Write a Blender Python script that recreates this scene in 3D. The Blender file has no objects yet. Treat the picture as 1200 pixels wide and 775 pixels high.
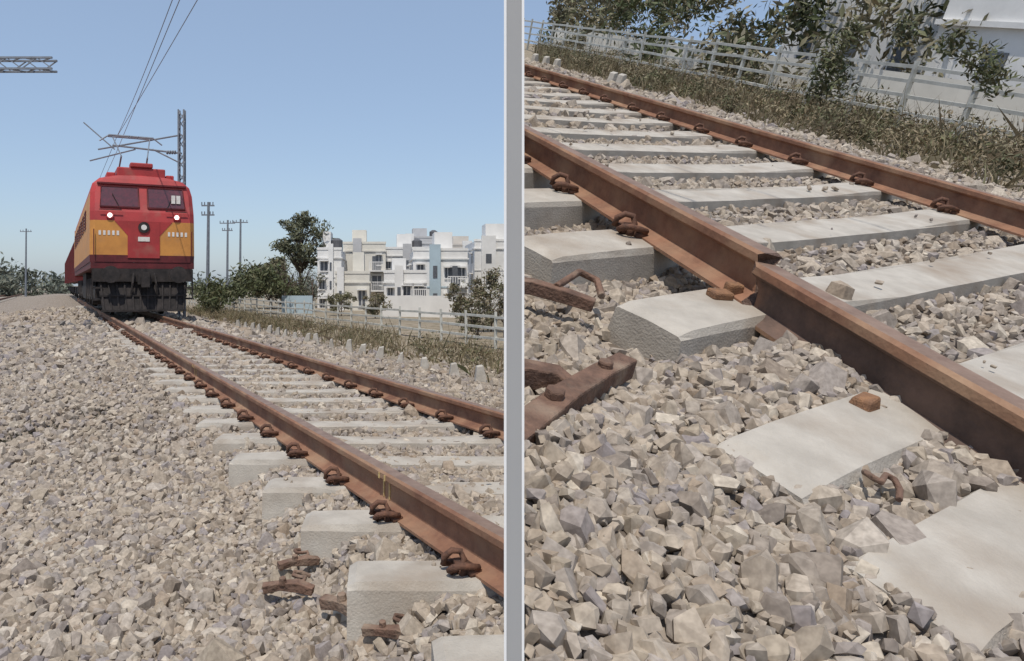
import bpy, bmesh, math, random
import numpy as np
from mathutils import Vector, Matrix
random.seed(7); rng=np.random.default_rng(11)
scn=bpy.context.scene
CAM=Vector((0,0,1.32))
# ------------------------------------------------------------ frames
def unit(v): return v.normalized()
tB=unit(Vector((-149,850,348))); sB=unit(Vector((1350,850,135)))
nB=unit(sB.cross(tB)); 
if nB.z<0: nB=-nB
qB=unit(tB.cross(nB))
h=1.116
OB=CAM-nB*h
MBm=Matrix(((qB.x,tB.x,nB.x,OB.x),(qB.y,tB.y,nB.y,OB.y),(qB.z,tB.z,nB.z,OB.z),(0,0,0,1)))
SK=sB.dot(tB)/sB.dot(qB)
dA=unit(Vector((-.453,1,0))); qA=Vector((dA.y,-dA.x,0))
MA=Matrix(((qA.x,dA.x,0,2.0),(qA.y,dA.y,0,0),(0,0,1,0),(0,0,0,1)))
WS=0.1794
# ------------------------------------------------------------ materials
def mat(name,c1,c2=None,scale=8,rough=.85,bump=0.0,bscale=None,ramp=None,metal=0,emit=None,estr=0,mix2=None,detail=4,spec=.3):
    m=bpy.data.materials.new(name); m.use_nodes=True
    nt=m.node_tree; N=nt.nodes; L=nt.links
    b=N['Principled BSDF']; b.inputs['Roughness'].default_value=rough; b.inputs['Metallic'].default_value=metal
    b.inputs['Specular IOR Level'].default_value=spec
    tc=N.new('ShaderNodeTexCoord')
    nz=N.new('ShaderNodeTexNoise'); nz.inputs['Scale'].default_value=scale; nz.inputs['Detail'].default_value=detail; nz.inputs['Roughness'].default_value=.65
    L.new(tc.outputs['Object'],nz.inputs['Vector'])
    r=N.new('ShaderNodeValToRGB'); e=r.color_ramp.elements
    c2=c2 or tuple(x*.7 for x in c1)
    e[0].position=.32; e[0].color=(*c2,1); e[1].position=.68; e[1].color=(*c1,1)
    L.new(nz.outputs['Fac'],r.inputs['Fac'])
    out=r.outputs['Color']
    if ramp:
        g=N.new('ShaderNodeNewGeometry'); r2=N.new('ShaderNodeValToRGB')
        el=r2.color_ramp.elements
        while len(el)<len(ramp): el.new(.5)
        for i,c in enumerate(ramp):
            el[i].position=i/(len(ramp)-1); el[i].color=(*c,1)
        L.new(g.outputs['Random Per Island'],r2.inputs['Fac'])
        mx=N.new('ShaderNodeMixRGB'); mx.blend_type='MULTIPLY'; mx.inputs['Fac'].default_value=1
        L.new(r2.outputs['Color'],mx.inputs[1]); L.new(out,mx.inputs[2]); out=mx.outputs[0]
    if mix2:
        c3,sc3,lo,hi=mix2
        n3=N.new('ShaderNodeTexNoise'); n3.inputs['Scale'].default_value=sc3; n3.inputs['Detail'].default_value=5
        L.new(tc.outputs['Object'],n3.inputs['Vector'])
        mr=N.new('ShaderNodeMapRange'); mr.inputs['From Min'].default_value=lo; mr.inputs['From Max'].default_value=hi
        L.new(n3.outputs['Fac'],mr.inputs['Value'])
        mx=N.new('ShaderNodeMixRGB'); L.new(mr.outputs['Result'],mx.inputs['Fac']); L.new(out,mx.inputs[1]); mx.inputs[2].default_value=(*c3,1); out=mx.outputs[0]
    L.new(out,b.inputs['Base Color'])
    if bump:
        n2=N.new('ShaderNodeTexNoise'); n2.inputs['Scale'].default_value=bscale or scale*4; n2.inputs['Detail'].default_value=3
        L.new(tc.outputs['Object'],n2.inputs['Vector'])
        bp=N.new('ShaderNodeBump'); bp.inputs['Strength'].default_value=bump; bp.inputs['Distance'].default_value=.02
        L.new(n2.outputs['Fac'],bp.inputs['Height']); L.new(bp.outputs['Normal'],b.inputs['Normal'])
    if emit:
        b.inputs['Emission Color'].default_value=(*emit,1); b.inputs['Emission Strength'].default_value=estr
    return m
STONE=[(.27,.225,.185),(.39,.335,.275),(.31,.28,.26),(.46,.40,.33),(.22,.19,.17),(.53,.475,.40),(.27,.245,.25),(.36,.31,.25),(.43,.375,.315),(.31,.25,.195)]
M={}
M['stone']=mat('ballast_stone',(1.08,1.06,1.03),(.70,.68,.66),scale=40,rough=.95,ramp=STONE,detail=2,spec=.12)
M['conc']=mat('sleeper_concrete',(.455,.42,.37),(.35,.32,.28),scale=5,rough=.92,bump=.25,bscale=90,mix2=((.27,.215,.165),2.4,.48,.8))
M['rail']=mat('rusty_rail_steel',(.29,.15,.092),(.17,.085,.056),scale=6,rough=.75,bump=.2,bscale=45,mix2=((.36,.235,.15),2.5,.46,.75),metal=.1)
M['railtop']=mat('rail_head_steel',(.34,.23,.17),(.22,.14,.10),scale=9,rough=.5,metal=.4,bump=.1)
M['clip']=mat('rusty_clip_steel',(.16,.078,.05),(.07,.038,.028),scale=25,rough=.8,bump=.3)
M['rustob']=mat('old_rusted_iron',(.21,.125,.09),(.10,.062,.047),scale=12,rough=.9,bump=.6,mix2=((.29,.22,.165),5,.5,.75))
M['orange']=mat('liner_block',(.30,.16,.085),(.17,.095,.06),scale=30,rough=.9,bump=.5)
M['chalk']=mat('yellow_paint_mark',(.62,.50,.22),(.4,.25,.12),scale=40,rough=.8)
M['break']=mat('fractured_steel',(.20,.13,.10),(.08,.05,.04),scale=30,rough=.6,metal=.4,bump=.8)
def ground_mat():
    m=bpy.data.materials.new('gravel_and_soil'); m.use_nodes=True; nt=m.node_tree; N=nt.nodes; L=nt.links
    b=N['Principled BSDF']; b.inputs['Roughness'].default_value=.95; b.inputs['Specular IOR Level'].default_value=.15
    tc=N.new('ShaderNodeTexCoord'); vo=N.new('ShaderNodeTexVoronoi'); vo.inputs['Scale'].default_value=16
    L.new(tc.outputs['Object'],vo.inputs['Vector'])
    r=N.new('ShaderNodeValToRGB'); e=r.color_ramp.elements; e[0].color=(.17,.14,.115,1); e[1].color=(.38,.325,.27,1)
    sp=N.new('ShaderNodeSeparateColor'); L.new(vo.outputs['Color'],sp.inputs[0]); L.new(sp.outputs[0],r.inputs['Fac'])
    at=N.new('ShaderNodeAttribute'); at.attribute_name='soil'
    n3=N.new('ShaderNodeTexNoise'); n3.inputs['Scale'].default_value=1.6; n3.inputs['Detail'].default_value=9; n3.inputs['Roughness'].default_value=.7
    L.new(tc.outputs['Object'],n3.inputs['Vector'])
    r3=N.new('ShaderNodeValToRGB'); e=r3.color_ramp.elements; e[0].position=.32; e[0].color=(.15,.13,.08,1); e[1].position=.58; e[1].color=(.34,.285,.22,1)
    L.new(n3.outputs['Fac'],r3.inputs['Fac'])
    mx=N.new('ShaderNodeMixRGB'); L.new(at.outputs['Fac'],mx.inputs['Fac']); L.new(r.outputs['Color'],mx.inputs[1]); L.new(r3.outputs['Color'],mx.inputs[2])
    L.new(mx.outputs[0],b.inputs['Base Color'])
    bp=N.new('ShaderNodeBump'); bp.inputs['Strength'].default_value=1; bp.inputs['Distance'].default_value=.04; bp.invert=True
    L.new(vo.outputs['Distance'],bp.inputs['Height']); L.new(bp.outputs['Normal'],b.inputs['Normal'])
    return m
M['ground']=ground_mat()
# ------------------------------------------------------------ mesh builder
class MB:
    def __init__(s): s.v=[];s.f=[];s.m=[]
    def add(s,vs,fs,mi=0):
        o=len(s.v); s.v+= [tuple(x) for x in vs]; s.f+=[tuple(i+o for i in f) for f in fs]; s.m+=[mi]*len(fs)
    def box(s,x0,x1,y0,y1,z0,z1,mi=0):
        s.add([(x0,y0,z0),(x1,y0,z0),(x1,y1,z0),(x0,y1,z0),(x0,y0,z1),(x1,y0,z1),(x1,y1,z1),(x0,y1,z1)],
              [(0,3,2,1),(4,5,6,7),(0,1,5,4),(1,2,6,5),(2,3,7,6),(3,0,4,7)],mi)
    def tube(s,pts,r,mi=0,n=6):
        pts=[Vector(p) for p in pts]; rs=r if isinstance(r,(list,tuple)) else [r]*len(pts)
        vs=[];fs=[]; up=None
        for i,p in enumerate(pts):
            d=(pts[min(i+1,len(pts)-1)]-pts[max(i-1,0)])
            d=d.normalized() if d.length>1e-9 else Vector((0,0,1))
            if up is None: up=Vector((0,0,1)) if abs(d.z)<.9 else Vector((1,0,0))
            a=d.cross(up); 
            if a.length<1e-4: a=d.cross(Vector((.3,.8,.1)))
            a.normalize(); b=d.cross(a)
            for k in range(n):
                t=2*math.pi*k/n+(.785 if n==4 else .4); vs.append(p+a*math.cos(t)*rs[i]+b*math.sin(t)*rs[i])
        for i in range(len(pts)-1):
            for k in range(n):
                k2=(k+1)%n; fs.append((i*n+k,i*n+k2,(i+1)*n+k2,(i+1)*n+k))
        fs.append(tuple(range(n))[::-1]); fs.append(tuple((len(pts)-1)*n+k for k in range(n)))
        s.add(vs,fs,mi)
    def obj(s,name,mats,xf=None,parent=None,smooth=False,bevel=0,trim=0):
        me=bpy.data.meshes.new(name); v=s.v
        if xf is not None: v=[tuple(xf@Vector(p)) for p in v]
        me.from_pydata(v,[],s.f); 
        for mm in mats: me.materials.append(mm)
        me.polygons.foreach_set('material_index',s.m)
        bm=bmesh.new(); bm.from_mesh(me); bmesh.ops.recalc_face_normals(bm,faces=bm.faces)
        if trim:
            nn=Vector((1,-(WS+ .004*trim),0)).normalized()*trim
            g=list(bm.verts)+list(bm.edges)+list(bm.faces)
            bmesh.ops.bisect_plane(bm,geom=g,plane_co=(0,0,0),plane_no=nn,clear_inner=True)
        bm.to_mesh(me); bm.free()
        if smooth: me.polygons.foreach_set('use_smooth',[True]*len(me.polygons))
        o=bpy.data.objects.new(name,me); scn.collection.objects.link(o)
        if parent: o.parent=parent
        if bevel:
            bv=o.modifiers.new('bev','BEVEL'); bv.width=bevel; bv.segments=2; bv.limit_method='ANGLE'
        return o
def empty(name):
    e=bpy.data.objects.new(name,None); scn.collection.objects.link(e); e.empty_display_size=.2; return e
def fast_mesh(name,V,F,mats,parent=None):
    me=bpy.data.meshes.new(name); k=F.shape[1]
    me.vertices.add(len(V)); me.vertices.foreach_set('co',V.astype(np.float32).ravel())
    me.loops.add(F.size); me.loops.foreach_set('vertex_index',F.astype(np.int32).ravel())
    me.polygons.add(len(F)); me.polygons.foreach_set('loop_start',np.arange(0,F.size,k,dtype=np.int32)); 
    me.update(calc_edges=True); me.validate()
    me.polygons.foreach_set('use_smooth',[False]*len(me.polygons))
    for m in mats: me.materials.append(m)
    o=bpy.data.objects.new(name,me); scn.collection.objects.link(o)
    if parent: o.parent=parent
    return o
# ------------------------------------------------------------ stones
def hulls(K=22):
    T=[]
    for i in range(K):
        bm=bmesh.new()
        c=np.array([[x,y,z] for x in(-1,1) for y in(-1,1) for z in(-1,1)],float)
        p=c*rng.uniform(.42,.74,(8,3)); ne=int(rng.integers(6,11)); ex=rng.normal(size=(ne,3)); ex/=np.linalg.norm(ex,axis=1)[:,None]; p=np.concatenate([p,ex*rng.uniform(.88,1.02,(ne,1))])
        p*=np.array([1.25,.95,.72])*rng.uniform(.75,1.25,3)
        for q in p: bm.verts.new(q)
        bmesh.ops.convex_hull(bm,input=bm.verts)
        bmesh.ops.delete(bm,geom=[v for v in bm.verts if not v.link_faces],context='VERTS')
        bmesh.ops.recalc_face_normals(bm,faces=bm.faces); bmesh.ops.triangulate(bm,faces=bm.faces)
        bm.verts.index_update(); T.append((np.array([v.co[:] for v in bm.verts]),np.array([[v.index for v in f.verts] for f in bm.faces]))); bm.free()
    return T
HT=hulls()
def rotm(N,tilt=1.0):
    q=rng.normal(size=(N,4)); q[:,1:3]*=tilt; q/=np.linalg.norm(q,axis=1)[:,None]; w,x,y,z=q.T
    return np.stack([np.stack([1-2*(y*y+z*z),2*(x*y-z*w),2*(x*z+y*w)],-1),np.stack([2*(x*y+z*w),1-2*(x*x+z*z),2*(y*z-x*w)],-1),np.stack([2*(x*z-y*w),2*(y*z+x*w),1-2*(x*x+y*y)],-1)],1)
def stones(name,P,S,parent=None):
    Vs=[];Fs=[];off=0; idx=rng.integers(0,len(HT),len(P))
    for k,(tv,tf) in enumerate(HT):
        w=np.where(idx==k)[0]
        if not len(w): continue
        R=rotm(len(w),.9)
        V=np.einsum('nij,vj->nvi',R,tv)*S[w][:,None,None]*rng.uniform(.8,1.2,(len(w),1,3))+P[w][:,None,:]
        F=tf[None]+ (np.arange(len(w))*len(tv))[:,None,None]+off
        Vs.append(V.reshape(-1,3)); Fs.append(F.reshape(-1,3)); off+=len(w)*len(tv)
    return fast_mesh(name,np.concatenate(Vs),np.concatenate(Fs),[M['stone']],parent)
def sstep(a,b,x): 
    t=np.clip((x-a)/(b-a),0,1); return t*t*(3-2*t)
def nz(x,y,f=1.0,s=0):
    return (np.sin(x*f*1.7+s)+np.sin(y*f*2.1+1.3+s)+np.sin((x+y)*f*1.13+2.1*s)+np.sin((x-1.4*y)*f*2.7+.5))/4
def gA(X,Y):
    o=X-(2.0-.453*Y)
    zl=-.26+.22*sstep(4.2,8.5,Y)
    w=np.clip((-o-.35)/.3,0,1); z=zl*w+(-.075)*(1-w)
    z=z-.45*sstep(1.6,7,-o)
    z=z-.28*sstep(2.5,5.2,o)-.45*sstep(5,10,o)
    z=z-.3*sstep(12,40,o)-.3*sstep(10,40,-o)
    gl=np.exp(-((X+3.35-.55*(Y-7.4))/.14)**2)*np.exp(-((Y-7.3)/.75)**4)
    z=z-.14*gl
    near=np.exp(-np.abs(o)/30)*np.exp(-np.abs(Y)/60)
    inside=((o>-.3)&(o<2.3))
    return z+np.where(inside,.006,.03)*nz(X,Y,1.4)*near*1.0
BN=lambda k:{2:2.68,3:1.78,4:1.30,5:.45,6:-.45}.get(k,4.5-.94*k)*h
def gB(a,b):
    u=(b-SK*(a-2.25*h))/h
    f=-.045*h-.135*h*sstep(2.1,2.75,u)+.05*h*sstep(4.2,7,u)
    w=sstep(2.1*h,2.5*h,a)
    z=f*(1-w)-.10*h*w
    z=z-.02*h*sstep(6.4*h,7*h,a)-.22*h*sstep(8*h,12.5*h,a)
    z=z+.05*h*sstep(1.35*h,.7*h,a)*sstep(3.2,2.4,u)*sstep(1.0,1.6,u)
    z=z+.035*h*sstep(1.85*h,2.1*h,a)*sstep(2.5*h,2.2*h,a)*sstep(2.5,2.2,u)
    amp=np.where(a<2.2*h,.022,.012)
    return z+amp*nz(a,b,2.2,1.0)
# ------------------------------------------------------------ ground sheets
def sheet(name,xs,ys,fn,soil,mapf,mats):
    X,Y=np.meshgrid(xs,ys); P=mapf(X,Y,fn)
    ny,nx=X.shape; i=np.arange(ny-1)[:,None]*nx+np.arange(nx-1)[None]
    F=np.stack([i,i+1,i+nx+1,i+nx],-1).reshape(-1,4)
    o=fast_mesh(name,P.reshape(-1,3),F,mats)
    at=o.data.attributes.new('soil','FLOAT','POINT'); at.data.foreach_set('value',soil(X,Y).ravel().astype(np.float32))
    return o
far=np.array([60,90,150,300,700,1800,4000.])
os_=np.concatenate([-far[::-1],np.arange(-40,-12,2),np.arange(-12,12,.2),np.arange(12,42,2),far])
ys_=np.concatenate([[-60,-20,-8,-3],np.arange(0,30,.25),np.arange(30,60,1),far+4])
sheet('ground',os_,ys_,gA,lambda o,Y:np.clip(sstep(5.2,6.8,o+.8*nz(o,Y,1))+sstep(9,14,-o),0,1),
      lambda o,Y,fn:np.stack([o+2.0-.453*np.minimum(Y,400)*1.0,Y,fn(o+2.0-.453*Y,Y)],-1),[M['ground']])
def amin(b,z,c=WS+.002):
    return -((tB.x-c*tB.y)*b+(nB.x-c*nB.y)*(z-h))/(qB.x-c*qB.y)
bs=np.concatenate([np.arange(-.6,6,.08),np.arange(6,20,.3),np.arange(20,75,1.5)])
fr=np.concatenate([np.linspace(0,.2,60)[:-1],np.linspace(.2,1,60)])
TB3=np.array([qB[:],tB[:],nB[:]]); OB3=np.array(OB[:])
def toW(a,b,z): return np.stack([a,b,z],-1)@TB3+OB3
def mapB(Fr,B_,fn):
    a0=amin(B_,-.1); A=a0+Fr*(42-a0); return toW(A,B_,fn(A,B_)-.01)
def soilB(Fr,B_):
    a0=amin(B_,-.1); A=a0+Fr*(42-a0); return sstep(9.6*h,12*h,A+.7*nz(A,B_,1))
sheet('hillside_terrain',fr,bs,gB,soilB,mapB,[M['ground']])
# ------------------------------------------------------------ ballast A
PA=[];SA=[]
def zoneA(y0,y1,sp,size,omin,omax,lay=1,keep=1.0,sg=.36):
    xs=np.arange(-.62*y1,.2*y1,sp); ys=np.arange(y0,y1,sp); X,Y=np.meshgrid(xs,ys); X=X.ravel();Y=Y.ravel()
    for l in range(lay):
        x=X+rng.uniform(-.6,.6,X.size)*sp; y=Y+rng.uniform(-.6,.6,X.size)*sp; o=x-(2-.453*y)
        k=(x/y>-.60)&(x<(WS-.014)*y)&(o>omin)&(o<omax)&(rng.random(x.size)<keep)
        x=x[k];y=y[k]
        s=size*rng.lognormal(0,sg,x.size)
        z=gA(x,y)+rng.uniform(-.3,.6,x.size)*size+l*.3*size
        PA.append(np.stack([x,y,z],-1)); SA.append(s)
zoneA(1.7,6,.042,.026,-9,6,2)
zoneA(6,12,.064,.034,-9,5.4,1)
zoneA(12,20,.12,.056,-9,5.3,1)
zoneA(20,42,.22,.09,-9,5.1,1)
zoneA(10,34,.22,.05,5.2,8.5,1,.5)
Y0A=3.37
n=90; Y=Y0A+.747*rng.integers(-1,14,n)+rng.uniform(-.08,.08,n); X=2-.453*Y+rng.uniform(-.5,2.4,n)
k=(X<(WS-.02)*Y); PA.append(np.stack([X,Y,0*X+.012],-1)[k]); SA.append((.014*rng.lognormal(0,.4,n))[k])
stones('ballast_gravel',np.concatenate(PA),np.concatenate(SA))
# ballast B
PB=[];SB=[]
slk=np.array([BN(k) for k in range(-20,7)]); shw=np.array([.20 if k<3 else .145 for k in range(-20,7)])
def zoneB(a0,a1,b0,b1,sp,size,lay=1,keep=1.0):
    A,B_=np.meshgrid(np.arange(a0,a1,sp),np.arange(b0,b1,sp)); A=A.ravel();B_=B_.ravel()
    for l in range(lay):
        a=A+rng.uniform(-.6,.6,A.size)*sp; b=B_+rng.uniform(-.6,.6,A.size)*sp
        s=size*rng.lognormal(0,.38,a.size); z=gB(a,b)+rng.uniform(-.35,.6,a.size)*size+l*.3*size
        u=b-SK*(a-2.25*h); dm=np.min(np.abs(u[:,None]-slk[None])-shw[None],axis=1)
        on=(dm<0)&(a>1.45*h)&(a<7*h)&(rng.random(a.size)<.94)
        P=toW(a,b,z); px=P[:,0]/np.maximum(P[:,1],.3)
        k=(~on)&(px<1.05)&(P[:,1]>.7)&(P[:,0]>WS*P[:,1]+.03)&(rng.random(a.size)<keep)
        PB.append(P[k]); SB.append(s[k])
zoneB(-2.5,2.75,-.5,5,.039,.0245,2)
zoneB(-4,2.4,5,16,.085,.045,1)
zoneB(2.75,8.2,-.4,9,.060,.030,1)
zoneB(2.75,8.2,9,26,.14,.058,1)
zoneB(8.2,11.4,0,16,.11,.043,1)
zoneB(8.2,11.5,16,45,.22,.08,1)
zoneB(11.4,15,2,30,.2,.05,1,.5)
n=120; a=rng.uniform(1.6*h,6.6*h,n); kk=rng.integers(-6,5,n); b=np.array([BN(int(q)) for q in kk])+SK*(a-2.25*h)+rng.uniform(-.13,.13,n)
P=toW(a,b,0*a+.012); k=P[:,0]>P[:,1]*(WS+.02)
PB.append(P[k]); SB.append((.016*rng.lognormal(0,.5,n))[k])
stones('ballast_gravel',np.concatenate(PB),np.concatenate(SB))
# ------------------------------------------------------------ track parts
def rail_profile(H,fw,hw):
    w=.09*fw; return [(-fw/2,0),(fw/2,0),(fw/2,.07*H),(.22*fw,.14*H),(w,.22*H),(w*.8,.5*H),(w,.70*H),(hw*.42,.76*H),(hw/2,.80*H),(hw*.5,.94*H),(hw*.38,H),
                      (-hw*.38,H),(-hw*.5,.94*H),(-hw/2,.80*H),(-hw*.42,.76*H),(-w,.70*H),(-w*.8,.5*H),(-w,.22*H),(-.22*fw,.14*H),(-fw/2,.07*H)]
def rail(mb,x,ylist,z,H,fw,hw,rot=0,y0=None,rag=0,rag_i=0,mi=0):
    pr=rail_profile(H,fw,hw); n=len(pr); vs=[]
    yref=ylist[0] if y0 is None else y0
    for i,y in enumerate(ylist):
        for (px,pz) in pr:
            j=random.uniform(-.035,.035)+(pz/H-.5)*.05*rag if rag and i==rag_i else 0
            yy=y+j; vs.append((x+px+(yy-yref)*rot,yy,z+pz))
    fs=[];ms=[]
    for i in range(len(ylist)-1):
        for k in range(n):
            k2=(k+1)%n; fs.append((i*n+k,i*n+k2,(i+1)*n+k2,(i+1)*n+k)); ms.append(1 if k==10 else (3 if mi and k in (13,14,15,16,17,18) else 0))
    fs.append(tuple(range(n))[::-1]); ms.append(2); fs.append(tuple((len(ylist)-1)*n+k for k in range(n))); ms.append(2)
    o=len(mb.v); mb.v+=vs; mb.f+=[tuple(i+o for i in f) for f in fs]; mb.m+=ms
def sleeper(mb,P0,P1,up,wt,wb,depth,dip):
    P0=Vector(P0);P1=Vector(P1); e=(P1-P0).normalized(); s=e.cross(up).normalized(); c=.02
    st=[(0,-.02,0.02),(.012,0,0),(.05,.004,0),(.1,0.006,0),(.2,0.006,0),(.33,-dip*.7,0),(.42,-dip,0),(.5,-dip,0),(.58,-dip,0),(.67,-dip*.7,0),(.8,0.006,0),(.9,.006,0),(.95,.004,0),(.988,0,0),(1,-.02,.02)]
    vs=[]
    for f,dz,sh in st:
        p=P0.lerp(P1,f)
        for (x,z) in [(-wb/2,-depth),(-wt/2-.005,-c-.01),(-wt/2+c*.6,dz),(0,dz+.004),(wt/2-c*.6,dz),(wt/2+.005,-c-.01),(wb/2,-depth)]:
            vs.append(p+s*(x*(1-sh)+random.uniform(-.004,.004))+up*(z+random.uniform(-.004,.003)))
    n=7;fs=[]
    for i in range(len(st)-1):
        for k in range(n-1): fs.append((i*n+k,i*n+k+1,(i+1)*n+k+1,(i+1)*n+k))
    fs.append(tuple(range(n))); fs.append(tuple((len(st)-1)*n+k for k in range(n)))
    mb.add(vs,fs,0)
def clip(mb,x,y,side,s,z0=0,mi=0,fx=.05):
    sx=side; base=Vector((x+sx*(fx+.045*s),y,z0)); jr=random.uniform(-.008,.008)
    pts=[(-.055,-.045,.035),(-.02,-.05,.045),(.03,-.052,.055),(.056,-.04,.05),(.06,-.012,.03),(.045,.0,.018),(.0,.0,.03),(-.02,.008,.055),(-.01,.02,.085),(.025,.03,.09),(.052,.042,.065),(.05,.055,.035),(.02,.06,.03),(-.05,.052,.035)]
    mb.tube([base+Vector(((p[0]+jr)*sx*s,p[1]*s*1.0,p[2]*s)) for p in pts],.0145*s,mi,6)
    bx=base.x; 
    mb.box(bx-.018*s,bx+.03*s,y-.03*s,y+.03*s,z0-.01,z0+.05*s,mi)
    a,b=sorted((x+sx*(fx-.02),x+sx*(fx+.035*s)))
    mb.box(a,b,y-.055*s,y+.055*s,z0+.003,z0+.03*s,mi)
trA=empty('railway_track')
mb=MB()
ysl=[1.5+i*1.2 for i in range(60)]
rail(mb,0,ysl,0,.215,.19,.098); rail(mb,1.749,ysl,0,.215,.19,.098)
mb.obj('rails',[M['rail'],M['railtop'],M['break']],MA,trA,trim=-1)
ms=MB(); mc=MB(); MAi=MA.inverted()
for k in range(-2,60):
    Y=Y0A+.747*k; X=2-.453*Y; j=random.uniform(-.03,.03)
    tw=random.uniform(-.02,.02)
    sleeper(ms,(X-.61+j,Y+tw,0),(X+2.52+j,Y-tw-.03,0),Vector((0,0,1)),.27,.34,.26,.03)
    if k<34:
        for ro in (0,1.92):
            l=MAi@Vector((X+ro,Y,0))
            for sd in (-1,1): clip(mc,0 if ro==0 else 1.749,l.y,sd,1.15,0,0,.08)
ms.obj('concrete_sleepers',[M['conc']],None,trA,trim=-1)
mc.obj('rail_clips',[M['clip']],MA,trA,smooth=True,trim=-1)
mp=MB()
for y in (4.72,4.80,11.2,11.32): mp.box(-.0535,-.049,y,y+.014,.165,.2); mp.box(-.021,-.014,y,y+.014,.05,.15); 
mp.obj('paint_marks',[M['chalk']],MA,trA)
tr2=empty('railway_track'); mb=MB()
for xx in (-9.5,-7.75): rail(mb,xx,[10+i*8 for i in range(26)],-.4,.215,.19,.098)
mb.obj('rails',[M['rail'],M['railtop'],M['break']],MA,tr2)
ms=MB()
for k in range(150): ms.box(-10.1,-7.1,12+k*.75,12.3+k*.75,-.62,-.405)
ms.obj('concrete_sleepers',[M['conc']],MA,tr2)
# ---- B broken track
trB=empty('broken_railway_track')
aN=2.25*h; aF=6.0*h; Hr=.262; bk=2.64*h
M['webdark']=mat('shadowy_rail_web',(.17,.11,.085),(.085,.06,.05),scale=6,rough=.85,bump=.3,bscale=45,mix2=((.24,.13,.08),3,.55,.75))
mb=MB()
ylist=[bk,bk+.05]+[bk+.6*i for i in range(1,110)]
rail(mb,aN,ylist,0,Hr,.22,.118,rag=1)
ylist=[-.9+.4*i for i in range(10)]; ylist=[y for y in ylist if y<bk-.12]+[bk-.05]
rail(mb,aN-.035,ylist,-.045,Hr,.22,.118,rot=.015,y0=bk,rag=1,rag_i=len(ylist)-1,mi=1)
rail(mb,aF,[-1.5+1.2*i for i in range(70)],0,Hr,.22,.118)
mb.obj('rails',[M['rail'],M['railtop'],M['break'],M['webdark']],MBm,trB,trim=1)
ms=MB(); mc=MB()
for k in range(-36,8):
    b0=BN(k)+(random.uniform(-.02,.02) if k<2 else 0)
    pa={2:1.62,3:1.40,4:1.44}.get(k,1.43)*h+random.uniform(-.03,.03); pb=6.75*h
    sleeper(ms,(pa,b0+SK*(pa-aN),0),(pb,b0+SK*(pb-aN),0),Vector((0,0,1)),.36 if k<3 else .30,.47 if k<3 else .38,.4,.04)
    if k>-22:
        for ra in (aN,aF):
            bb=b0+SK*(ra-aN)
            for sd in (-1,1):
                if ra==aN and k in (2,3,4,5): continue
                clip(mc,ra,bb,sd,1.4,0,0,.095)
ms.obj('concrete_sleepers',[M['conc']],MBm,trB,trim=1)
mc.obj('rail_clips',[M['clip']],MBm,trB,smooth=True,trim=1)
mp=MB()
b2=BN(2); b3=BN(3)
for (x0,x1,y0,y1,z) in ((aN-.24,aN-.13,b2-.05,b2+.03,.045),(aN-.13,aN-.05,b2+.0,b2+.06,.075)):
    mp.box(x0,x1,y0,y1,0.0,z)
mp.obj('rubber_liner_blocks',[M['orange']],MBm,trB,bevel=.012)
# ------------------------------------------------------------ partition wall between the two sites
M['pgrey']=mat('grey_painted_wall',(.36,.36,.36),(.35,.35,.35),scale=3,rough=.9)
M['pwhite']=mat('white_edge_trim',(.8,.8,.8),(.78,.78,.78),scale=3,rough=.7)
def wallpoly(mbx,o0,o1,y0,y1,zt0,zt1,mi):
    c=[]
    for (y,zt) in ((y0,zt0),(y1,zt1)):
        for o in (o0,o1):
            for z in (-.8,zt): c.append((WS*y+o,y,z))
    mbx.add(c,[(0,1,3,2),(4,6,7,5),(0,4,5,1),(2,3,7,6),(1,5,7,3),(0,2,6,4)],mi)
pw=MB(); wallpoly(pw,-.0102,.0102,1.0,32,1.80,13.5,0)
wallpoly(pw,-.0140,-.0104,.999,32,1.80,13.5,1); wallpoly(pw,.0104,.0140,.999,32,1.80,13.5,1)
pw.obj('partition_wall',[M['pgrey'],M['pwhite']])
# ------------------------------------------------------------ vegetation helpers
def leaves(name,clusters,lsize,ramp,parent=None,elong=1.6):
    V=[]
    for (c,r,n) in clusters:
        d=rng.normal(size=(n,3)); d/=np.linalg.norm(d,axis=1)[:,None]; rad=rng.uniform(.1,1,(n,1))**.5
        p=np.array(c)+d*rad*np.array(r)*(1+.25*rng.normal(size=(n,1))*.8)
        R=rotm(n); s=lsize*rng.uniform(.6,1.4,(n,1,1))
        t=np.array([[-elong,0,0],[0,-.5,.1],[elong,0,0],[0,.5,.1]])
        V.append(np.einsum('nij,vj->nvi',R,t)*s+p[:,None,:])
    V=np.concatenate(V).reshape(-1,3); F=np.arange(len(V)).reshape(-1,4)
    m=mat(name+'_leaf',(1,1,1),(.5,.5,.5),scale=.8,rough=.7,ramp=ramp,detail=2)
    return fast_mesh(name,V,F,[m],parent)
GREEN=[(.065,.08,.035),(.11,.13,.055),(.085,.10,.045),(.15,.155,.08)]
OLIVE=[(.13,.13,.07),(.19,.175,.10),(.24,.21,.13),(.11,.12,.055),(.17,.17,.085)]
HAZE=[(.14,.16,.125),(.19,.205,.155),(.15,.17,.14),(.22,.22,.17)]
DRY=[(.23,.18,.11),(.32,.26,.17),(.19,.16,.09),(.28,.21,.14),(.15,.15,.07),(.36,.30,.21)]
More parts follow.
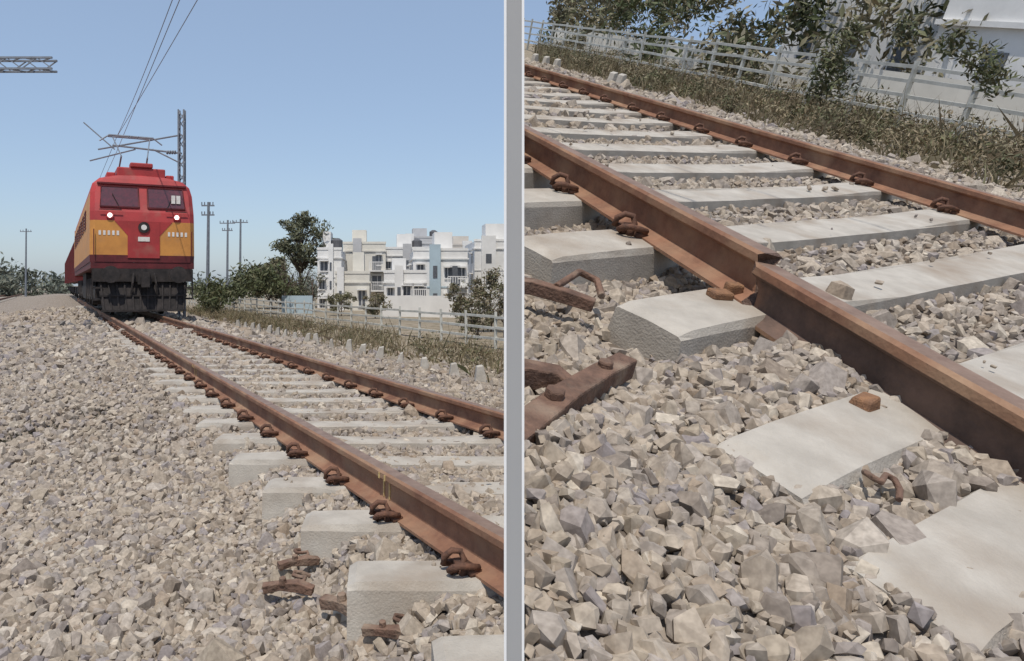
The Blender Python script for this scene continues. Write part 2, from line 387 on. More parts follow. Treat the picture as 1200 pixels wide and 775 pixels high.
def blades(name,P,H,ramp,up,W=.02,parent=None,lean=.55):
    n=len(P); th=rng.uniform(0,6.28,n); e=np.stack([np.cos(th),np.sin(th),0*th],-1)*W*.5
    le=rng.normal(size=(n,3))*lean; U=np.array(up[:])
    tip=P+(U+le)*H[:,None]; mid=P+(U+le*.4)*H[:,None]*.55
    V=np.stack([P-e,P+e,mid+e*.7,tip,mid-e*.7],1).reshape(-1,3); F=np.arange(len(V)).reshape(-1,5)
    m=mat(name+'_blade',(1,1,1),(.6,.6,.6),scale=1.5,rough=.8,ramp=ramp,detail=2)
    return fast_mesh(name,V,F,[m],parent)
bark=mat('bark',(.18,.14,.11),(.08,.06,.05),scale=6,rough=.9,bump=.4)
def tree(name,x,y,z,H,cr,nclump,lsize,nleaf,ramp,trunk=.18,bare=.35,cs=.3,twigs=0):
    e=empty(name); mb=MB(); tp=[(x,y,z)]
    for i in range(1,6): tp.append((x+random.uniform(-.1,.1)*H*.12,y+random.uniform(-.1,.1)*H*.1,z+H*.85*i/5))
    mb.tube(tp,[trunk*(1-.16*i) for i in range(6)],0,8)
    cl=[]; zc=z+H*(1+bare)/2; rz=H*(1-bare)/2
    for i in range(nclump):
        d=Vector((random.gauss(0,1),random.gauss(0,1),random.gauss(0,1))).normalized()*random.uniform(.45,.95)
        c=Vector((x+d.x*cr,y+d.y*cr,zc+d.z*rz)); f=(c.z-z)/H
        b0=Vector(tp[max(1,min(5,int(f*4)))]); 
        mb.tube([b0,b0.lerp(c,.5)+Vector((0,0,.03*H)),c],[trunk*.3,trunk*.2,trunk*.07],0,5)
        for j in range(twigs):
            dd=Vector((random.gauss(0,1),random.gauss(0,1),random.gauss(0,1)+.8)).normalized()*cr*.35; s0=b0.lerp(c,random.uniform(.5,1)); mb.tube([s0,s0+dd],[trunk*.09,trunk*.03],0,3)
        q=random.uniform(.6,1.2)*cs*cr; cl.append((tuple(c),(q,q,q*.75),nleaf))
    mb.obj('trunk',[bark],None,e,smooth=True)
    if nleaf: leaves('foliage',cl,lsize,ramp,e)
    return e
def WX(px,Y): return (px-450)/850*Y
TR=[(.11,.125,.07),(.18,.18,.11),(.14,.15,.09),(.21,.20,.13)]
tree('eucalyptus_tree',WX(352,75),75,-1.2,10.8,3.2,70,.14,62,TR,.2,.34,.25)
tree('eucalyptus_tree',WX(318,68),68,-1.2,5.6,2.4,28,.15,80,OLIVE,.16,.15)
tree('bare_tree',WX(334,62),62,-1.2,5.4,2.0,26,.1,6,TR,.12,.3,.3,5)
tree('bare_tree',WX(366,60),60,-1.2,4.2,1.6,22,.08,14,TR,.10,.25,.4,5)
cl=[]
for i in range(38):
    px=random.uniform(228,350); Y=random.uniform(50,80); z=random.uniform(-.5,1.4)+ (1.4 if 280<px<325 else 0)
    r=random.uniform(.6,1.3); cl.append(((WX(px,Y),Y,z),(r,r,r*.9),200))
leaves('shrubs',cl,.13,GREEN+[(.19,.18,.10)])
cl=[]
for i in range(46):
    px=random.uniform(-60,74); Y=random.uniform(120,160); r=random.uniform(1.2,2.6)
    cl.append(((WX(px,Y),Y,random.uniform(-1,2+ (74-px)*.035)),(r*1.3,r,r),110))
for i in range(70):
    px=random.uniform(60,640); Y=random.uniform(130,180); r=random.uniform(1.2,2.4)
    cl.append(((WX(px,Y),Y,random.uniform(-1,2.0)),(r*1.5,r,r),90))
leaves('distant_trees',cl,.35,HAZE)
SC=[(.12,.13,.07),(.18,.18,.10),(.23,.19,.12),(.28,.23,.16)]
tree('small_tree',WX(575,34),34,-1.1,3.3,1.2,30,.055,90,SC,.05,.2)
tree('small_tree',WX(540,40),40,-1.1,2.6,1.1,22,.06,70,SC,.05,.2)
tree('small_tree',WX(560,29),29,-1.1,1.9,.9,20,.045,70,SC,.04,.15,.3,2)
tree('small_tree',WX(440,48),48,-1.1,2.3,1.0,18,.06,70,SC,.05,.2)
tree('small_tree',WX(400,52),52,-1.1,2.1,1.2,18,.07,70,OLIVE,.05,.2)
tree('bare_tree',WX(590,30),30,-1.1,2.6,1.0,20,.05,10,SC,.04,.2,.3,5)
n=14000; Y=rng.uniform(10,60,n); o=rng.uniform(5.6,12.5,n); X=2-.453*Y+o
k=(X<(WS-.015)*Y)&(nz(X,Y,.9,3)+nz(X,Y,2.6,1)*.6+rng.normal(size=n)*.3+.25*sstep(7,10,o)>.12); X=X[k];Y=Y[k]
blades('dry_grass',np.stack([X,Y,gA(X,Y)],-1),rng.uniform(.08,.36,len(X)),DRY,Vector((0,0,1)),.03,lean=.9)
cl=[]
for i in range(170):
    Y=random.uniform(13,56); o=random.uniform(7.0,11.8); X=2-.453*Y+o
    if X<(WS-.04)*Y: 
        r=random.uniform(.12,.45); cl.append(((X,Y,-.85+r*.6),(r*1.4,r*1.4,r),110))
leaves('verge_bushes',cl,.035,DRY+OLIVE)
n=200; t=rng.normal(0,.4,n); Y=7.3+t; X=-3.4+.55*(Y-7.4)+rng.normal(0,.05,n)
blades('hollow_shade',np.stack([X,Y,gA(X,Y)],-1),rng.uniform(.04,.09,n),[(.05,.05,.03),(.09,.08,.05)],Vector((0,0,1)),.012,lean=.9)  # short dark blades, coloured to stand in for shade in the ballast hollow
M['stub']=mat('old_concrete_stub',(.50,.47,.42),(.34,.31,.27),scale=4,rough=.9,bump=.4)
mb=MB()
for k in range(18):
    Y=12.6+k*1.0+random.uniform(-.15,.15); X=2-.453*Y+5.45
    if X>(WS-.02)*Y: continue
    t=random.uniform(-.06,.06); w=random.uniform(.09,.13); zt=random.uniform(.03,.12)
    mb.add([(X-w,Y,-.45),(X+w,Y,-.45),(X+w,Y+.2,-.45),(X-w,Y+.2,-.45),(X-w+.1+t,Y,-.18+zt),(X+w-.03+t,Y,-.16+zt),(X+w-.03+t,Y+.2,-.16+zt),(X-w+.1+t,Y+.2,-.18+zt)],
              [(0,3,2,1),(4,5,6,7),(0,1,5,4),(1,2,6,5),(2,3,7,6),(3,0,4,7)])
mb.obj('concrete_stubs',[M['stub']],bevel=.015)
M['fence']=mat('fence_concrete',(.56,.56,.52),(.38,.38,.35),scale=3,rough=.85)
def fence(name,pts,hh,up,rails=(.35,.65,.93),pw=.08,rh=.05,trim=0):
    mb=MB()
    for i,p in enumerate(pts):
        p=Vector(p); tl=Vector((random.uniform(-.04,.04),0,0)); mb.tube([p-up*.3,p+(up+tl)*hh*1.08],[pw*.75,pw*.6],0,4)
        if i<len(pts)-1:
            q=Vector(pts[i+1])
            for r in rails: mb.tube([p+up*(hh*r+random.uniform(-.03,.03)),q+up*(hh*r+random.uniform(-.03,.03))],rh,0,4)
    return mb.obj(name,[M['fence']],trim=trim)
pts=[]
for i in range(36):
    Y=21+i*1.7; X=14.8-.453*Y; pts.append((X,Y,gA(np.array(X),np.array(Y)).item()+.0))
fence('concrete_fence',pts,1.15,Vector((0,0,1)),(.3,.62,.93),.10,.058,trim=-1)
# ------------------------------------------------------------ houses A
def wallmat(n,c): return mat(n,c,tuple(x*.84 for x in c),scale=.7,rough=.9,detail=8)
WM={'w':wallmat('white_wall',(.78,.77,.75)),'c':wallmat('cream_wall',(.70,.67,.60)),'g':wallmat('grey_wall',(.50,.50,.51)),'b':wallmat('blue_wall',(.42,.52,.58)),'t':wallmat('tan_wall',(.60,.56,.51))}
winm=mat('dark_window_glass',(.14,.15,.17),(.08,.085,.095),rough=.3,spec=.5)
tankm=mat('water_tank_plastic',(.12,.12,.13),rough=.5)
def house(name,px0,px1,Y,ytop,w,depth=10,floors=3,nw=3,balc=True,tank=True,seed=0,acc='g'):
    rd=random.Random(seed); e=empty(name); x0,x1=WX(px0,Y),WX(px1,Y); zt=1.32+(335-ytop)/850*Y; z0=-1.4; W=x1-x0
    mb=MB(); mb.box(x0,x1,Y,Y+depth,z0,zt,0)
    mb.box(x0-.12,x1+.12,Y-.12,Y+depth+.1,zt-.85,zt-.7,0)
    mb.box(x0-.05,x1+.05,Y-.05,Y+.15,zt+.002,zt+.25,0)
    q=rd.uniform(.1,.5); mb.box(x0+q*W,x0+(q+.34)*W,Y+2,Y+5,zt+.003,zt+rd.uniform(1.2,2.1),0)
    mb.obj('walls',[WM[w]],None,e)
    mw=MB(); mt=MB(); ma=MB(); fh=(zt-.8-z0)/floors
    qa=rd.uniform(.02,.6); ma.box(x0+qa*W,x0+(qa+.2)*W,Y-.35,Y-.004,z0,zt+.6,0)
    for f in range(floors):
        zb=z0+f*fh; ma.box(x0-.03,x1+.03,Y-.06,Y-.002,zb+fh-.12,zb+fh,0)
        mw.box(x0+(qa+.06)*W,x0+(qa+.14)*W,Y-.38,Y-.351,zb+fh*.3,zb+fh*.75,0)
        for i in range(nw):
            fx=(i+.5+rd.uniform(-.12,.12))/nw
            if rd.random()<.15 or qa-.08<fx<qa+.28: continue
            cx=x0+fx*W; ww=W/nw*rd.uniform(.14,.28); hh=fh*rd.uniform(.36,.52); b0=zb+fh*.3
            mw.box(cx-ww,cx+ww,Y-.02,Y+.1,b0,b0+hh,0)
            mt.box(cx-ww-.15,cx+ww+.15,Y-.5,Y-.061,b0+hh+.05,b0+hh+.15,0)
            mt.box(cx-.03,cx+.03,Y-.05,Y-.022,b0,b0+hh,0)
            mt.box(cx-ww-.08,cx+ww+.08,Y-.12,Y-.001,b0-.1,b0-.003,0)
        for i in range(2):
            cy=Y+2.2+i*4; mw.box(x0-.02,x0+.1,cy-.5,cy+.5,zb+fh*.32,zb+fh*.7,0); mt.box(x0-.4,x0-.001,cy-.75,cy+.75,zb+fh*.8,zb+fh*.85,0)
        if balc and f>0:
            s=x0+W*.62; mt.box(s,x1-.1,Y-1.2,Y-.064,zb-.1,zb+.05,0); 
            for j in range(9): xx=s+(x1-.1-s)*j/8; mt.box(xx-.03,xx+.03,Y-1.19,Y-1.13,zb+.052,zb+.9,0)
            mt.box(s,x1-.1,Y-1.2,Y-1.12,zb+.902,zb+.98,0); mw.box(s+.3,s+1.3,Y-.025,Y+.1,zb+.06,zb+fh*.75,0)
    mw.obj('windows',[winm],None,e); mt.obj('trim',[WM['w']],None,e); ma.obj('stair_tower',[WM[acc]],None,e)
    if tank:
        mk=MB(); cx=x0+rd.uniform(.6,.85)*W; mk.tube([(cx,Y+3,zt),(cx,Y+3,zt+1.1),(cx,Y+3,zt+1.35)],[.6,.6,.25],0,12); mk.obj('water_tank',[tankm],None,e)
house('white_house',372,400,72,293,'w',8,3,2,False,True,1,'w')
house('cream_house',393,433,66,321,'c',7,1,2,False,False,2,'w')
house('grey_house',402,452,80,286,'c',9,3,3,True,False,3,'g')
house('white_house',450,500,60,320,'w',8,2,3,True,False,4,'w')
house('grey_house',448,498,84,292,'w',9,3,3,False,True,5,'g')
house('white_house',484,548,70,294,'w',9,2,4,True,True,6,'b')
house('white_house',520,575,92,288,'t',9,3,3,False,False,7,'w')
house('white_house',556,640,78,283,'w',9,3,5,True,True,8,'w')
house('grey_house',470,520,104,279,'g',9,3,2,False,True,9,'w')
mb=MB(); mb.box(WX(330,56),WX(366,56),56,56.2,-1.2,.55); mb.obj('compound_wall',[WM['b']])
mb=MB(); mb.box(WX(448,52),WX(600,52),52,52.2,-1.3,.6); mb.obj('compound_wall',[WM['w']])
# ------------------------------------------------------------ poles and overhead line
M['steel']=mat('galvanised_steel',(.24,.26,.29),(.16,.17,.19),scale=5,rough=.6,metal=.3)
M['wire']=mat('wire',(.22,.23,.26),(.18,.18,.2),rough=.6)
def pole(name,px,Y,ytop,arms):
    mb=MB(); x=WX(px,Y); zt=1.32+(335-ytop)/850*Y; mb.tube([(x,Y,-1.3),(x+.1,Y,zt)],[.17,.11],0,8)
    for (dz,w) in arms:
        mb.box(x-w,x+w+.1,Y-.05,Y+.05,zt-dz-.06,zt-dz+.06); 
        for s in (-1,-.5,.5,1): mb.tube([(x+s*w*.95,Y,zt-dz+.06),(x+s*w*.95,Y,zt-dz+.3)],.05,0,6)
    mb.obj(name,[M['steel']])
pole('utility_pole',243,62,237,[(.3,.5),(1.1,.5)])
pole('utility_pole',266,90,258,[(.4,.9),(1.3,.6)])
pole('utility_pole',281,88,257,[(.4,.9)])
pole('utility_pole',30,120,268,[(.5,.9)])
def lattice(mb,p0,p1,w,n,r=.035,ax=Vector((1,0,0)),ay=Vector((0,1,0))):
    p0=Vector(p0);p1=Vector(p1); cs=[ax*w+ay*w,ax*-w+ay*w,ax*-w-ay*w,ax*w-ay*w]
    for c in cs: mb.tube([p0+c,p1+c],r*1.3,0,4)
    for i in range(n):
        a=p0.lerp(p1,i/n); b=p0.lerp(p1,(i+1)/n)
        for j in range(4):
            c,d=cs[j],cs[(j+1)%4]; 
            if i%2: c,d=d,c
            mb.tube([a+c,b+d],r*.7,0,4)
mast=MB(); mx,my=WX(213,35),35.
lattice(mast,(mx,my,-1),(mx,my,9.8),.13,22,.035)
tcx=2.96-.453*my
mast.tube([(mx,my,7.7),(tcx-.2,my,8.1)],.045,0,6); mast.tube([(mx,my,8.6),(tcx-.9,my,7.9)],.04,0,6); mast.tube([(mx,my,7.2),(mx-1.4,my,7.9)],.035,0,6)
mast.tube([(tcx+.9,my,7.9),(tcx-1.3,my,7.35)],.035,0,6)
mast.tube([(tcx-1.6,my,9.2),(tcx-.1,my,7.9)],.03,0,6)
for s in (0,.12,.24,.36): mast.tube([(mx-.3-s,my,7.75),(mx-.36-s,my,7.76)],.1,0,8)
mast.obj('overhead_line_mast',[M['steel']])
wr=MB()
def wire(off,za,zb,sag):
    P=[]
    for i in range(25):
        Y=2+i*(35-2)/24; f=i/24; P.append((2.96-.453*Y+off*(1-f),Y,za+(zb-za)*f-sag*4*f*(1-f)))
    for j in range(1,9): Y=35+j*10; P.append((2.96-.453*Y,Y,zb))
    wr.tube(P,.012,0,4)
wire(0.2,8.9,7.8,0.0); wire(0,9.6,8.5,.5); wire(1.6,9.4,8.5,.1)
wr.obj('overhead_wires',[M['wire']])
g=MB(); Yg=20; xg=WX(64,Yg); zg=1.32+(335-76)/850*Yg
lattice(g,(xg,Yg,zg),(xg-5,Yg,zg),.15,12,.028,Vector((0,0,1)),Vector((0,1,0)))
lattice(g,(xg-5,Yg,-1),(xg-5,Yg,9),.2,20,.045)
g.obj('overhead_line_gantry',[M['steel']])
# ------------------------------------------------------------ locomotive
fy=25.7/dA.y
o=MA@Vector((1.08,fy,.215)); LM=Matrix(((qA.x,dA.x,0,o.x),(qA.y,dA.y,0,o.y),(0,0,1,o.z),(0,0,0,1)))
loco=empty('electric_locomotive')
red=mat('red_paint',(.43,.045,.045),(.28,.035,.035),scale=1.2,rough=.55,spec=.35,detail=8,mix2=((.30,.13,.10),2.0,.55,.9))
yel=mat('orange_yellow_paint',(.64,.29,.07),(.46,.20,.055),scale=1.4,rough=.55,spec=.35,detail=8,mix2=((.35,.2,.11),1.7,.55,.9))
drk=mat('underframe_grime',(.05,.042,.04),(.02,.018,.018),scale=4,rough=.85,bump=.3)
mar=mat('dark_maroon',(.15,.025,.028),(.08,.018,.02),scale=3,rough=.6)
gls=mat('windscreen_glass',(.13,.035,.045),(.07,.03,.035),rough=.15,spec=.7)
wht=mat('white_lettering',(.75,.72,.68),(.6,.55,.5),rough=.6)
lit=mat('lit_marker_lamp',(1,1,1),(.9,.9,.9),emit=(1,.96,.9),estr=4)
lev=[(1.95,1.80,0),(2.2,1.81,0),(3.42,1.8,0.0),(3.75,1.8,.06),(4.45,1.78,.33),(4.78,1.70,.45),(5.0,1.46,.55),(5.12,.98,.62),(5.16,.0,.66)]
Lb=23.
mb=MB()
fcol=[2,1,0,0,0,0,0,0]; scol=[2,1,1,1,0,0,0,0]
for i in range(len(lev)-1):
    (z0,w0,y0),(z1,w1,y1)=lev[i],lev[i+1]; c=.16
    mb.add([(-w0+c,y0,z0),(w0-c,y0,z0),(max(w1-c,0),y1,z1),(min(-w1+c,0),y1,z1)],[(0,1,2,3)],fcol[i])
    for s in (-1,1):
        a0=max(w0-c,0);a1=max(w1-c,0)
        mb.add([(s*a0,y0,z0),(s*w0,y0+c,z0),(s*w1,y1+c,z1),(s*a1,y1,z1)],[(0,1,2,3)],fcol[i])
        mb.add([(s*w0,y0+c,z0),(s*w0,Lb,z0),(s*w1,Lb,z1),(s*w1,y1+c,z1)],[(0,1,2,3)],scol[i])
mb.add([(-1.78,Lb,1.65),(1.78,Lb,1.65),(1.78,Lb,4.6),(-1.78,Lb,4.6)],[(0,1,2,3)],0)
mb.box(-1.78,1.78,.02,Lb,1.72,1.948,2)
mb.obj('body',[red,yel,mar],LM,loco)
mb=MB()
mb.box(-.55,.55,-.03,-.003,2.1,3.42,0)
mb.add([(-.551,-.012,3.42),(-1.0,-.012,3.42),(-.551,-.012,2.9)],[(0,1,2)],0); mb.add([(.551,-.012,3.42),(1.0,-.012,3.42),(.551,-.012,2.9)],[(0,1,2)],0)
mb.obj('nose_panel',[red],LM,loco)
mb=MB(); mb.tube([(0,-.02,3.2),(0,-.07,3.2)],.2,0,20); mb.tube([(0,-.05,3.2),(0,-.085,3.2)],.1,1,16)
mb.box(-.2,.2,-.05,-.031,2.7,2.86,1); mb.obj('headlight',[drk,wht],LM,loco)
def fr_y(z):
    for i in range(len(lev)-1):
        if lev[i][0]<=z<=lev[i+1][0]: f=(z-lev[i][0])/(lev[i+1][0]-lev[i][0]); return lev[i][2]+f*(lev[i+1][2]-lev[i][2])
mw=MB(); mf=MB()
for s in (-1,1):
    xa,xb=s*.16,s*1.46; za,zb=3.92,4.68
    mw.add([(xa,fr_y(za)-.03,za),(xb,fr_y(za)-.03,za),(xb*.97,fr_y(zb)-.03,zb),(xa,fr_y(zb)-.03,zb)],[(0,1,2,3)])
    fpts=[(xa,fr_y(za)-.03,za),(xb,fr_y(za)-.03,za),(xb*.97,fr_y(zb)-.03,zb),(xa,fr_y(zb)-.03,zb),(xa,fr_y(za)-.03,za)]
    mf.tube(fpts,.04,0,4); mid=s*.8
    mf.tube([(mid,fr_y(za)-.06,za-.05),(mid+.25*s,fr_y(4.4)-.07,4.4)],.015,1,4)
    mf.tube([(s*.75,fr_y(3.78)-.12,3.80),(s*1.5,fr_y(3.78)-.12,3.80)],.02,1,4)
mf.box(-1.55,1.55,.36,.62,4.76,4.82,0)
mw.obj('windscreens',[gls],LM,loco); mf.obj('window_frames',[mar,drk],LM,loco)
mb=MB(); mb.box(.98,1.12,.12,.16,4.12,4.42); mb.box(1.16,1.3,.12,.16,4.12,4.42)
for s in (-1,1):
    for i in range(5): 
        x=s*1.18+(i-2)*.15; mb.box(x-.04,x+.04,-.012,-.004,2.9,3.06)
mb.obj('lettering',[wht],LM,loco)
mb=MB()
for s in (-1,1): mb.tube([(s*1.15,.0,3.6),(s*1.15,-.07,3.6)],.075,0,14)
mb.obj('marker_lamps',[lit],LM,loco)
mb=MB()
for s in (-1,1): mb.tube([(s*1.15,.05,3.6),(s*1.15,-.05,3.6)],.13,0,14)
mb.obj('lamp_housings',[red],LM,loco)
mb=MB()
for s in (-1,1):
    mb.tube([(s*1.15,.0,1.5),(s*1.15,-.45,1.5)],.14,0,12); mb.tube([(s*1.15,-.45,1.5),(s*1.15,-.52,1.5)],.3,0,16)
    mb.box(s*1.55-.16,s*1.55+.16,-.05,.5,.6,.66); mb.box(s*1.55-.16,s*1.55+.16,-.05,.5,1.0,1.06); mb.box(s*1.72-.02,s*1.72+.02,.0,.05,.6,1.7)
    mb.tube([(s*.35,-.12,1.55),(s*.4,-.22,1.2),(s*.45,-.15,.8)],.04,0,6)
mb.box(-1.7,1.7,-.06,.3,1.25,1.715,0); mb.box(-.22,.22,-.5,0,1.15,1.5,0); mb.box(-.14,.14,-.62,-.45,1.05,1.6,0)
mb.add([(-1.55,.1,1.24),(1.55,.1,1.24),(1.4,-.25,.22),(-1.4,-.25,.22)],[(0,1,2,3)],0)
for i in range(12):
    x=-1.35+i*.245; mb.tube([(x*1.08,.06,1.24),(x,-.29,.2)],.04,0,4)
mb.tube([(-1.45,-.3,.22),(1.45,-.3,.22)],.05,0,4); mb.tube([(-1.5,-.12,.75),(1.5,-.12,.75)],.04,0,4)
for y0 in (2,14.5):
    for s in (-1,1):
        mb.box(s*1.45-.12,s*1.45+.12,y0-.6,y0+6.2,.55,1.1)
        for j in range(3):
            yy=y0+.5+j*2.4; mb.tube([(s*.84,yy,.58),(s*.98,yy,.58)],.6,0,24); mb.tube([(s*1.2,yy,.58),(s*1.62,yy,.58)],.2,0,10)
            mb.tube([(s*1.5,yy+1.1,.7),(s*1.5,yy+1.1,1.4)],.15,0,8)
mb.box(-1.3,1.3,.8,Lb-.3,.75,1.7); mb.box(-1.6,1.6,9.2,13.2,.5,1.7)
mb.obj('buffers_and_bogies',[drk,wht],LM,loco)
mb=MB()
for s in (-1,1): mb.tube([(s*1.68,-.08,2.2),(s*1.68,-.08,3.1)],.018,0,5)
mb.obj('handrails',[mar],LM,loco)
mb=MB()
mb.box(-.85,.85,.75,2.6,5.06,5.46,0); mb.box(-.4,.4,.7,1.2,5.461,5.64,0); mb.box(-1.2,-.9,1.0,2.4,5.0,5.28,0); mb.box(.9,1.2,1.0,2.4,5.0,5.28,0)
for yy in (8,12,16): mb.box(-1.0,1.0,yy,yy+2.6,5.0,5.4,0)
mb.obj('roof_boxes',[red],LM,loco,bevel=.04)
mb=MB()
for s in (-1,1):
    for t in (-1,1): mb.tube([(s*.6,4.5+t*.7,5.1),(s*.6,4.5+t*.7,5.5)],.07,0,6)
    mb.tube([(s*.55,5.2,5.5),(s*.5,3.4,6.3)],.035,0,5); mb.tube([(s*.5,3.4,6.3),(s*.75,4.8,7.35)],.025,0,5)
    mb.tube([(s*.9,4.75,7.35),(s*1.25,4.75,7.1)],.03,0,5)
mb.tube([(-.6,3.8,5.5),(.6,3.8,5.5)],.05,0,5); mb.tube([(-.6,5.2,5.5),(.6,5.2,5.5)],.05,0,5); mb.tube([(-.9,4.75,7.37),(.9,4.75,7.37)],.04,0,5); mb.tube([(-.9,5.05,7.37),(.9,5.05,7.37)],.04,0,5)
mb.obj('pantograph',[M['steel']],LM,loco)
mb=MB()
for i in range(7):
    y=3.5+i*2.6
    for k in range(6): mb.box(-1.83,-1.803,y,y+1.6,3.35+k*.13,3.42+k*.13)
mb.obj('side_louvres',[mar],LM,loco)
wg=empty('freight_wagon'); mb=MB()
for j in range(4):
    y=Lb+1.2+j*15.5; mb.box(-1.65,1.65,y,y+14,1.4,4.2,0)
    for k in range(9): mb.box(-1.72,-1.653,y+.3+k*1.6,y+.45+k*1.6,1.4,4.2,0)
    for q in (1.2,3.2,10.6,12.6): 
        mb.tube([(-1.0,y+q,.5),(-.86,y+q,.5)],.5,1,16); mb.tube([(1.0,y+q,.5),(.86,y+q,.5)],.5,1,16)
    mb.box(-1.3,1.3,y+.6,y+4,.45,1.0,1); mb.box(-1.3,1.3,y+10,y+13.4,.45,1.0,1); mb.box(-.2,.2,y-1.25,y,1.1,1.35,1)
mb.obj('wagon_body',[mar,drk],LM,wg)
# ------------------------------------------------------------ rusted scrap: flat iron inserts with a bent clip
def scrap(name,xf,s,seed,plate=True):
    mb=MB(); rd=random.Random(seed); J=lambda:rd.uniform(-.012,.012)*s
    if plate:
        mb.tube([(-.14*s,J(),.01*s),(-.05*s,J(),.022*s),(.05*s,J(),.026*s),(.14*s,J(),.008*s)],[.035*s,.03*s,.04*s,.032*s],0,4)
        mb.tube([(-.03*s,0,.03*s),(-.03*s,0,.075*s)],[.024*s,.02*s],0,6)
    cx,cy=(.03*s,.07*s) if plate else (0,0)
    pts=[(-.06,-.05,.01),(0,-.055,.02),(.05,-.04,.03),(.055,-.01,.035),(.02,.0,.03),(-.02,.01,.035),(-.02,.035,.04),(.02,.05,.03),(.07,.05,.01)]
    mb.tube([(cx+p[0]*s,cy+p[1]*s,p[2]*s+.01) for p in pts],.013*s,0,6)
    return mb.obj(name,[M['rustob']],xf,bevel=.004*s)
def atA(px,py,zg,rot,s,seed,name='rusted_track_scrap'):
    Y=850*(1.32-zg)/(py-335); X=WX(px,Y)
    scrap(name,Matrix.Translation((X,Y,zg))@Matrix.Rotation(rot,4,'Z')@Matrix.Rotation(.12,4,'X'),s,seed)
atA(338,692,-.185,-.1,.9,1); atA(350,662,-.175,.5,.8,2); atA(408,718,-.175,-.7,1.1,3); atA(455,744,-.18,-.3,.8,4)
def pB(px,py,z=0):
    r=Vector(((px-450),850,335-py)); t=(z-h)/nB.dot(r); P=CAM+r*t-OB; return P.dot(qB),P.dot(tB)
def LP(px,py,z,dz=0):
    a,b=pB(px,py,z); return (a,b,z+dz)
def bar(name,pts,rs,n=4,extra=(),bev=.008):
    m_=MB(); m_.tube(pts,rs,0,n)
    for (p,r,k) in extra: m_.tube(p,r,0,k)
    return m_.obj(name,[M['rustob']],MBm,bevel=bev,trim=1)
zl=-.03
bar('rusted_fishplate',[LP(560,552,zl),LP(610,512,zl),LP(660,474,zl,.01),LP(700,448,zl,.01),LP(733,428,zl,.0)],[.07,.072,.066,.06,.058],4,
    extra=[([LP(560,440,zl,.0),LP(612,441,zl,.01),LP(650,446,zl,.01),LP(672,458,zl,.0)],[.06,.062,.055,.04],4),
           ([LP(645,482,zl,.04),LP(645,482,zl,.085)],.035,6),([LP(705,444,zl,.04),LP(705,444,zl,.075)],.03,6)])
zl=-.05
bar('rusted_fishplate',[LP(570,330,zl),LP(622,338,zl,.01),LP(665,350,zl,.01),LP(696,358,zl,.0)],[.045,.048,.045,.04],4,
    extra=[([LP(650,345,zl,.04),LP(675,334,zl,.07),LP(697,340,zl,.05),LP(704,352,zl,.02)],[.02,.02,.02,.02],6)])
a_,b_=pB(1032,572,0.0); scrap('rusted_rail_clip',MBm@Matrix.Translation((a_,b_,-.012))@Matrix.Rotation(.9,4,'Z'),.8,6,False)
a_,b_=pB(1012,478,0.0); mb=MB(); mb.add([(-.05,-.04,0),(.05,-.045,0),(.055,.04,0),(-.045,.05,0),(-.04,-.035,.05),(.045,-.03,.06),(.04,.035,.055),(-.035,.04,.04)],[(0,3,2,1),(4,5,6,7),(0,1,5,4),(1,2,6,5),(2,3,7,6),(3,0,4,7)])
mb.obj('rubber_liner_block',[M['orange']],MBm@Matrix.Translation((a_,b_,0.0))@Matrix.Rotation(.4,4,'Z')@Matrix.Scale(.9,4),bevel=.01)
# ------------------------------------------------------------ B verge
mb=MB()
for (px,py) in ((628,44),(641,50),(654,56),(720,74),(730,80)):
    a=11.6; z=-.2; c=(px-450)/850
    b=(c*(qB.y*a+nB.y*(z-h))-(qB.x*a+nB.x*(z-h)))/(tB.x-c*tB.y)
    w=.17; mb.add([(a-w,b,-.5),(a+w,b,-.5),(a+w,b+.35,-.5),(a-w,b+.35,-.5),(a-w+.1,b,.10),(a+w-.12,b,.15),(a+w-.12,b+.35,.15),(a-w+.1,b+.35,.10)],
       [(0,3,2,1),(4,5,6,7),(0,1,5,4),(1,2,6,5),(2,3,7,6),(3,0,4,7)])
mb.obj('concrete_stubs',[M['stub']],MBm,bevel=.02)
pts=[MBm@Vector((18.8,3+i*2.0,-.3)) for i in range(40)]
fence('concrete_fence',pts,1.85,nB,(.3,.55,.78,.98),.12,.07,trim=1)
n=32000; b=rng.uniform(2,60,n); a=rng.uniform(11.8,22,n)
k=(a>amin(b,-.1,WS+.03))&(nz(a,b,.8,3)+nz(a,b,2.3,1)*.6+rng.normal(size=n)*.35+ .3*sstep(13,15,a)>.1); a=a[k];b=b[k]
blades('dry_grass',toW(a,b,gB(a,b)),rng.uniform(.1,.5,len(a))*(.5+.6*sstep(12,15,a)),DRY,nB,.032,lean=.9)
cl=[];clg=[]
for i in range(420):
    b=random.uniform(2,60); a=random.uniform(12.8,21) 
    if a<amin(b,0,WS+.04): continue
    r=random.uniform(.2,.6)*(.7+.12*(min(a,17)-12.5)); c=MBm@Vector((a,b,-.3+r*.5)); (clg if random.random()<.25 else cl).append((tuple(c),(r*1.2,r*1.2,r),140))
leaves('verge_bushes',cl,.04,DRY)
leaves('verge_bushes',clg,.045,OLIVE)
cl2=[]
for (px,py,r) in ((968,85,.5),(975,58,.45),(985,100,.45),(960,105,.4),(978,75,.45),(1150,70,.45),(1165,92,.45),(1120,52,.4),(1060,35,.35),(1000,40,.35)):
    a=16.6; c=(px-450)/850; z=.2
    b=(c*(qB.y*a+nB.y*(z-h))-(qB.x*a+nB.x*(z-h)))/(tB.x-c*tB.y)
    P=toW(np.array(a),np.array(b),np.array(z)); yy=P[1]; P[2]=1.32+(335-py)/850*yy
    cl2.append((tuple(P),(r,r,r*1.1),190))
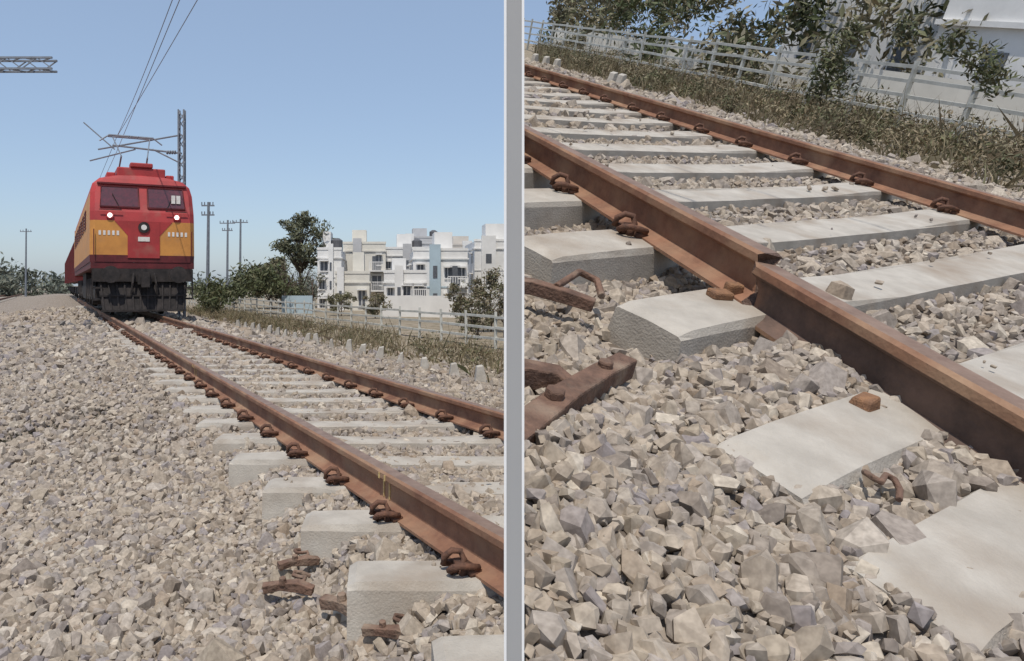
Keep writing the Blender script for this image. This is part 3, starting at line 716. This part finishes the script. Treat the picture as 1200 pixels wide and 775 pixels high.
leaves('shrubs',cl2,.06,GREEN+OLIVE)
cl3=[];cl4=[]
for i in range(180):
    b=random.uniform(24,95); a=random.uniform(20,33)
    if a<amin(b,0,WS+.05): continue
    r=random.uniform(.9,2.0); c=MBm@Vector((a,b,random.uniform(0,1)**1.3*6.5)); (cl3 if random.random()<.3 else cl4).append((tuple(c),(r,r,r),170))
leaves('background_trees',cl3,.17,GREEN)
leaves('background_scrub',cl4,.16,[(.20,.18,.11),(.27,.23,.15),(.15,.16,.08),(.32,.28,.2)])
e=empty('white_building'); mb=MB()
mb.box(26,33,14,26,-1,8,0); mb.box(25.8,25.997,13.9,26.1,3.3,3.5,0); mb.box(27,33,27,36,-1,6.5,0); mb.box(26.4,33,3,13.5,-1,7,0)
mb.obj('walls',[WM['w']],MBm,e)
mb=MB()
for i in range(3): mb.box(25.96,26.1,15.6+i*3.6,16.5+i*3.6,1.4,2.5); mb.box(26.96,27.1,28+i*2.9,28.8+i*2.9,1.4,2.6)
mb.obj('windows',[winm],MBm,e)
mb=MB(); mb.box(24.2,24.4,2,60,-1,1.4,0); mb.obj('compound_wall',[WM['c']],MBm)
# ------------------------------------------------------------ light, sky, camera
w=bpy.data.worlds.new('World'); scn.world=w; w.use_nodes=True; nt=w.node_tree
bg=nt.nodes['Background']; sk=nt.nodes.new('ShaderNodeTexSky'); sk.sky_type='NISHITA'; sk.sun_disc=False
EL=64; sk.sun_elevation=math.radians(EL); sk.sun_rotation=math.atan2(-WS,-1); sk.air_density=1.0; sk.dust_density=1.2; sk.ozone_density=1.6
mxw=nt.nodes.new('ShaderNodeMixRGB'); mxw.inputs[0].default_value=.45; mxw.inputs[2].default_value=(3.1,4.0,5.4,1)
nt.links.new(sk.outputs[0],mxw.inputs[1]); nt.links.new(mxw.outputs[0],bg.inputs[0]); bg.inputs[1].default_value=.14
ld=bpy.data.lights.new('sun','SUN'); ld.energy=3.6; ld.angle=math.radians(.5); ld.color=(1,.94,.85)
lo=bpy.data.objects.new('sun',ld); scn.collection.objects.link(lo)
to=Vector((-WS,-1,0)).normalized()*math.cos(math.radians(EL))+Vector((0,0,math.sin(math.radians(EL))))
lo.rotation_euler=to.to_track_quat('Z','Y').to_euler(); lo.location=(0,-5,12)
cd=bpy.data.cameras.new('camera'); cam=bpy.data.objects.new('camera',cd); scn.collection.objects.link(cam); scn.camera=cam
cam.location=CAM; cam.rotation_euler=(math.radians(90),0,0); cd.sensor_width=36; cd.lens=25.5; cd.shift_x=.125; cd.shift_y=-.04375; cd.clip_end=9000; cd.clip_start=.05
scn.view_settings.view_transform='Standard'; scn.view_settings.look='None'; scn.view_settings.exposure=0
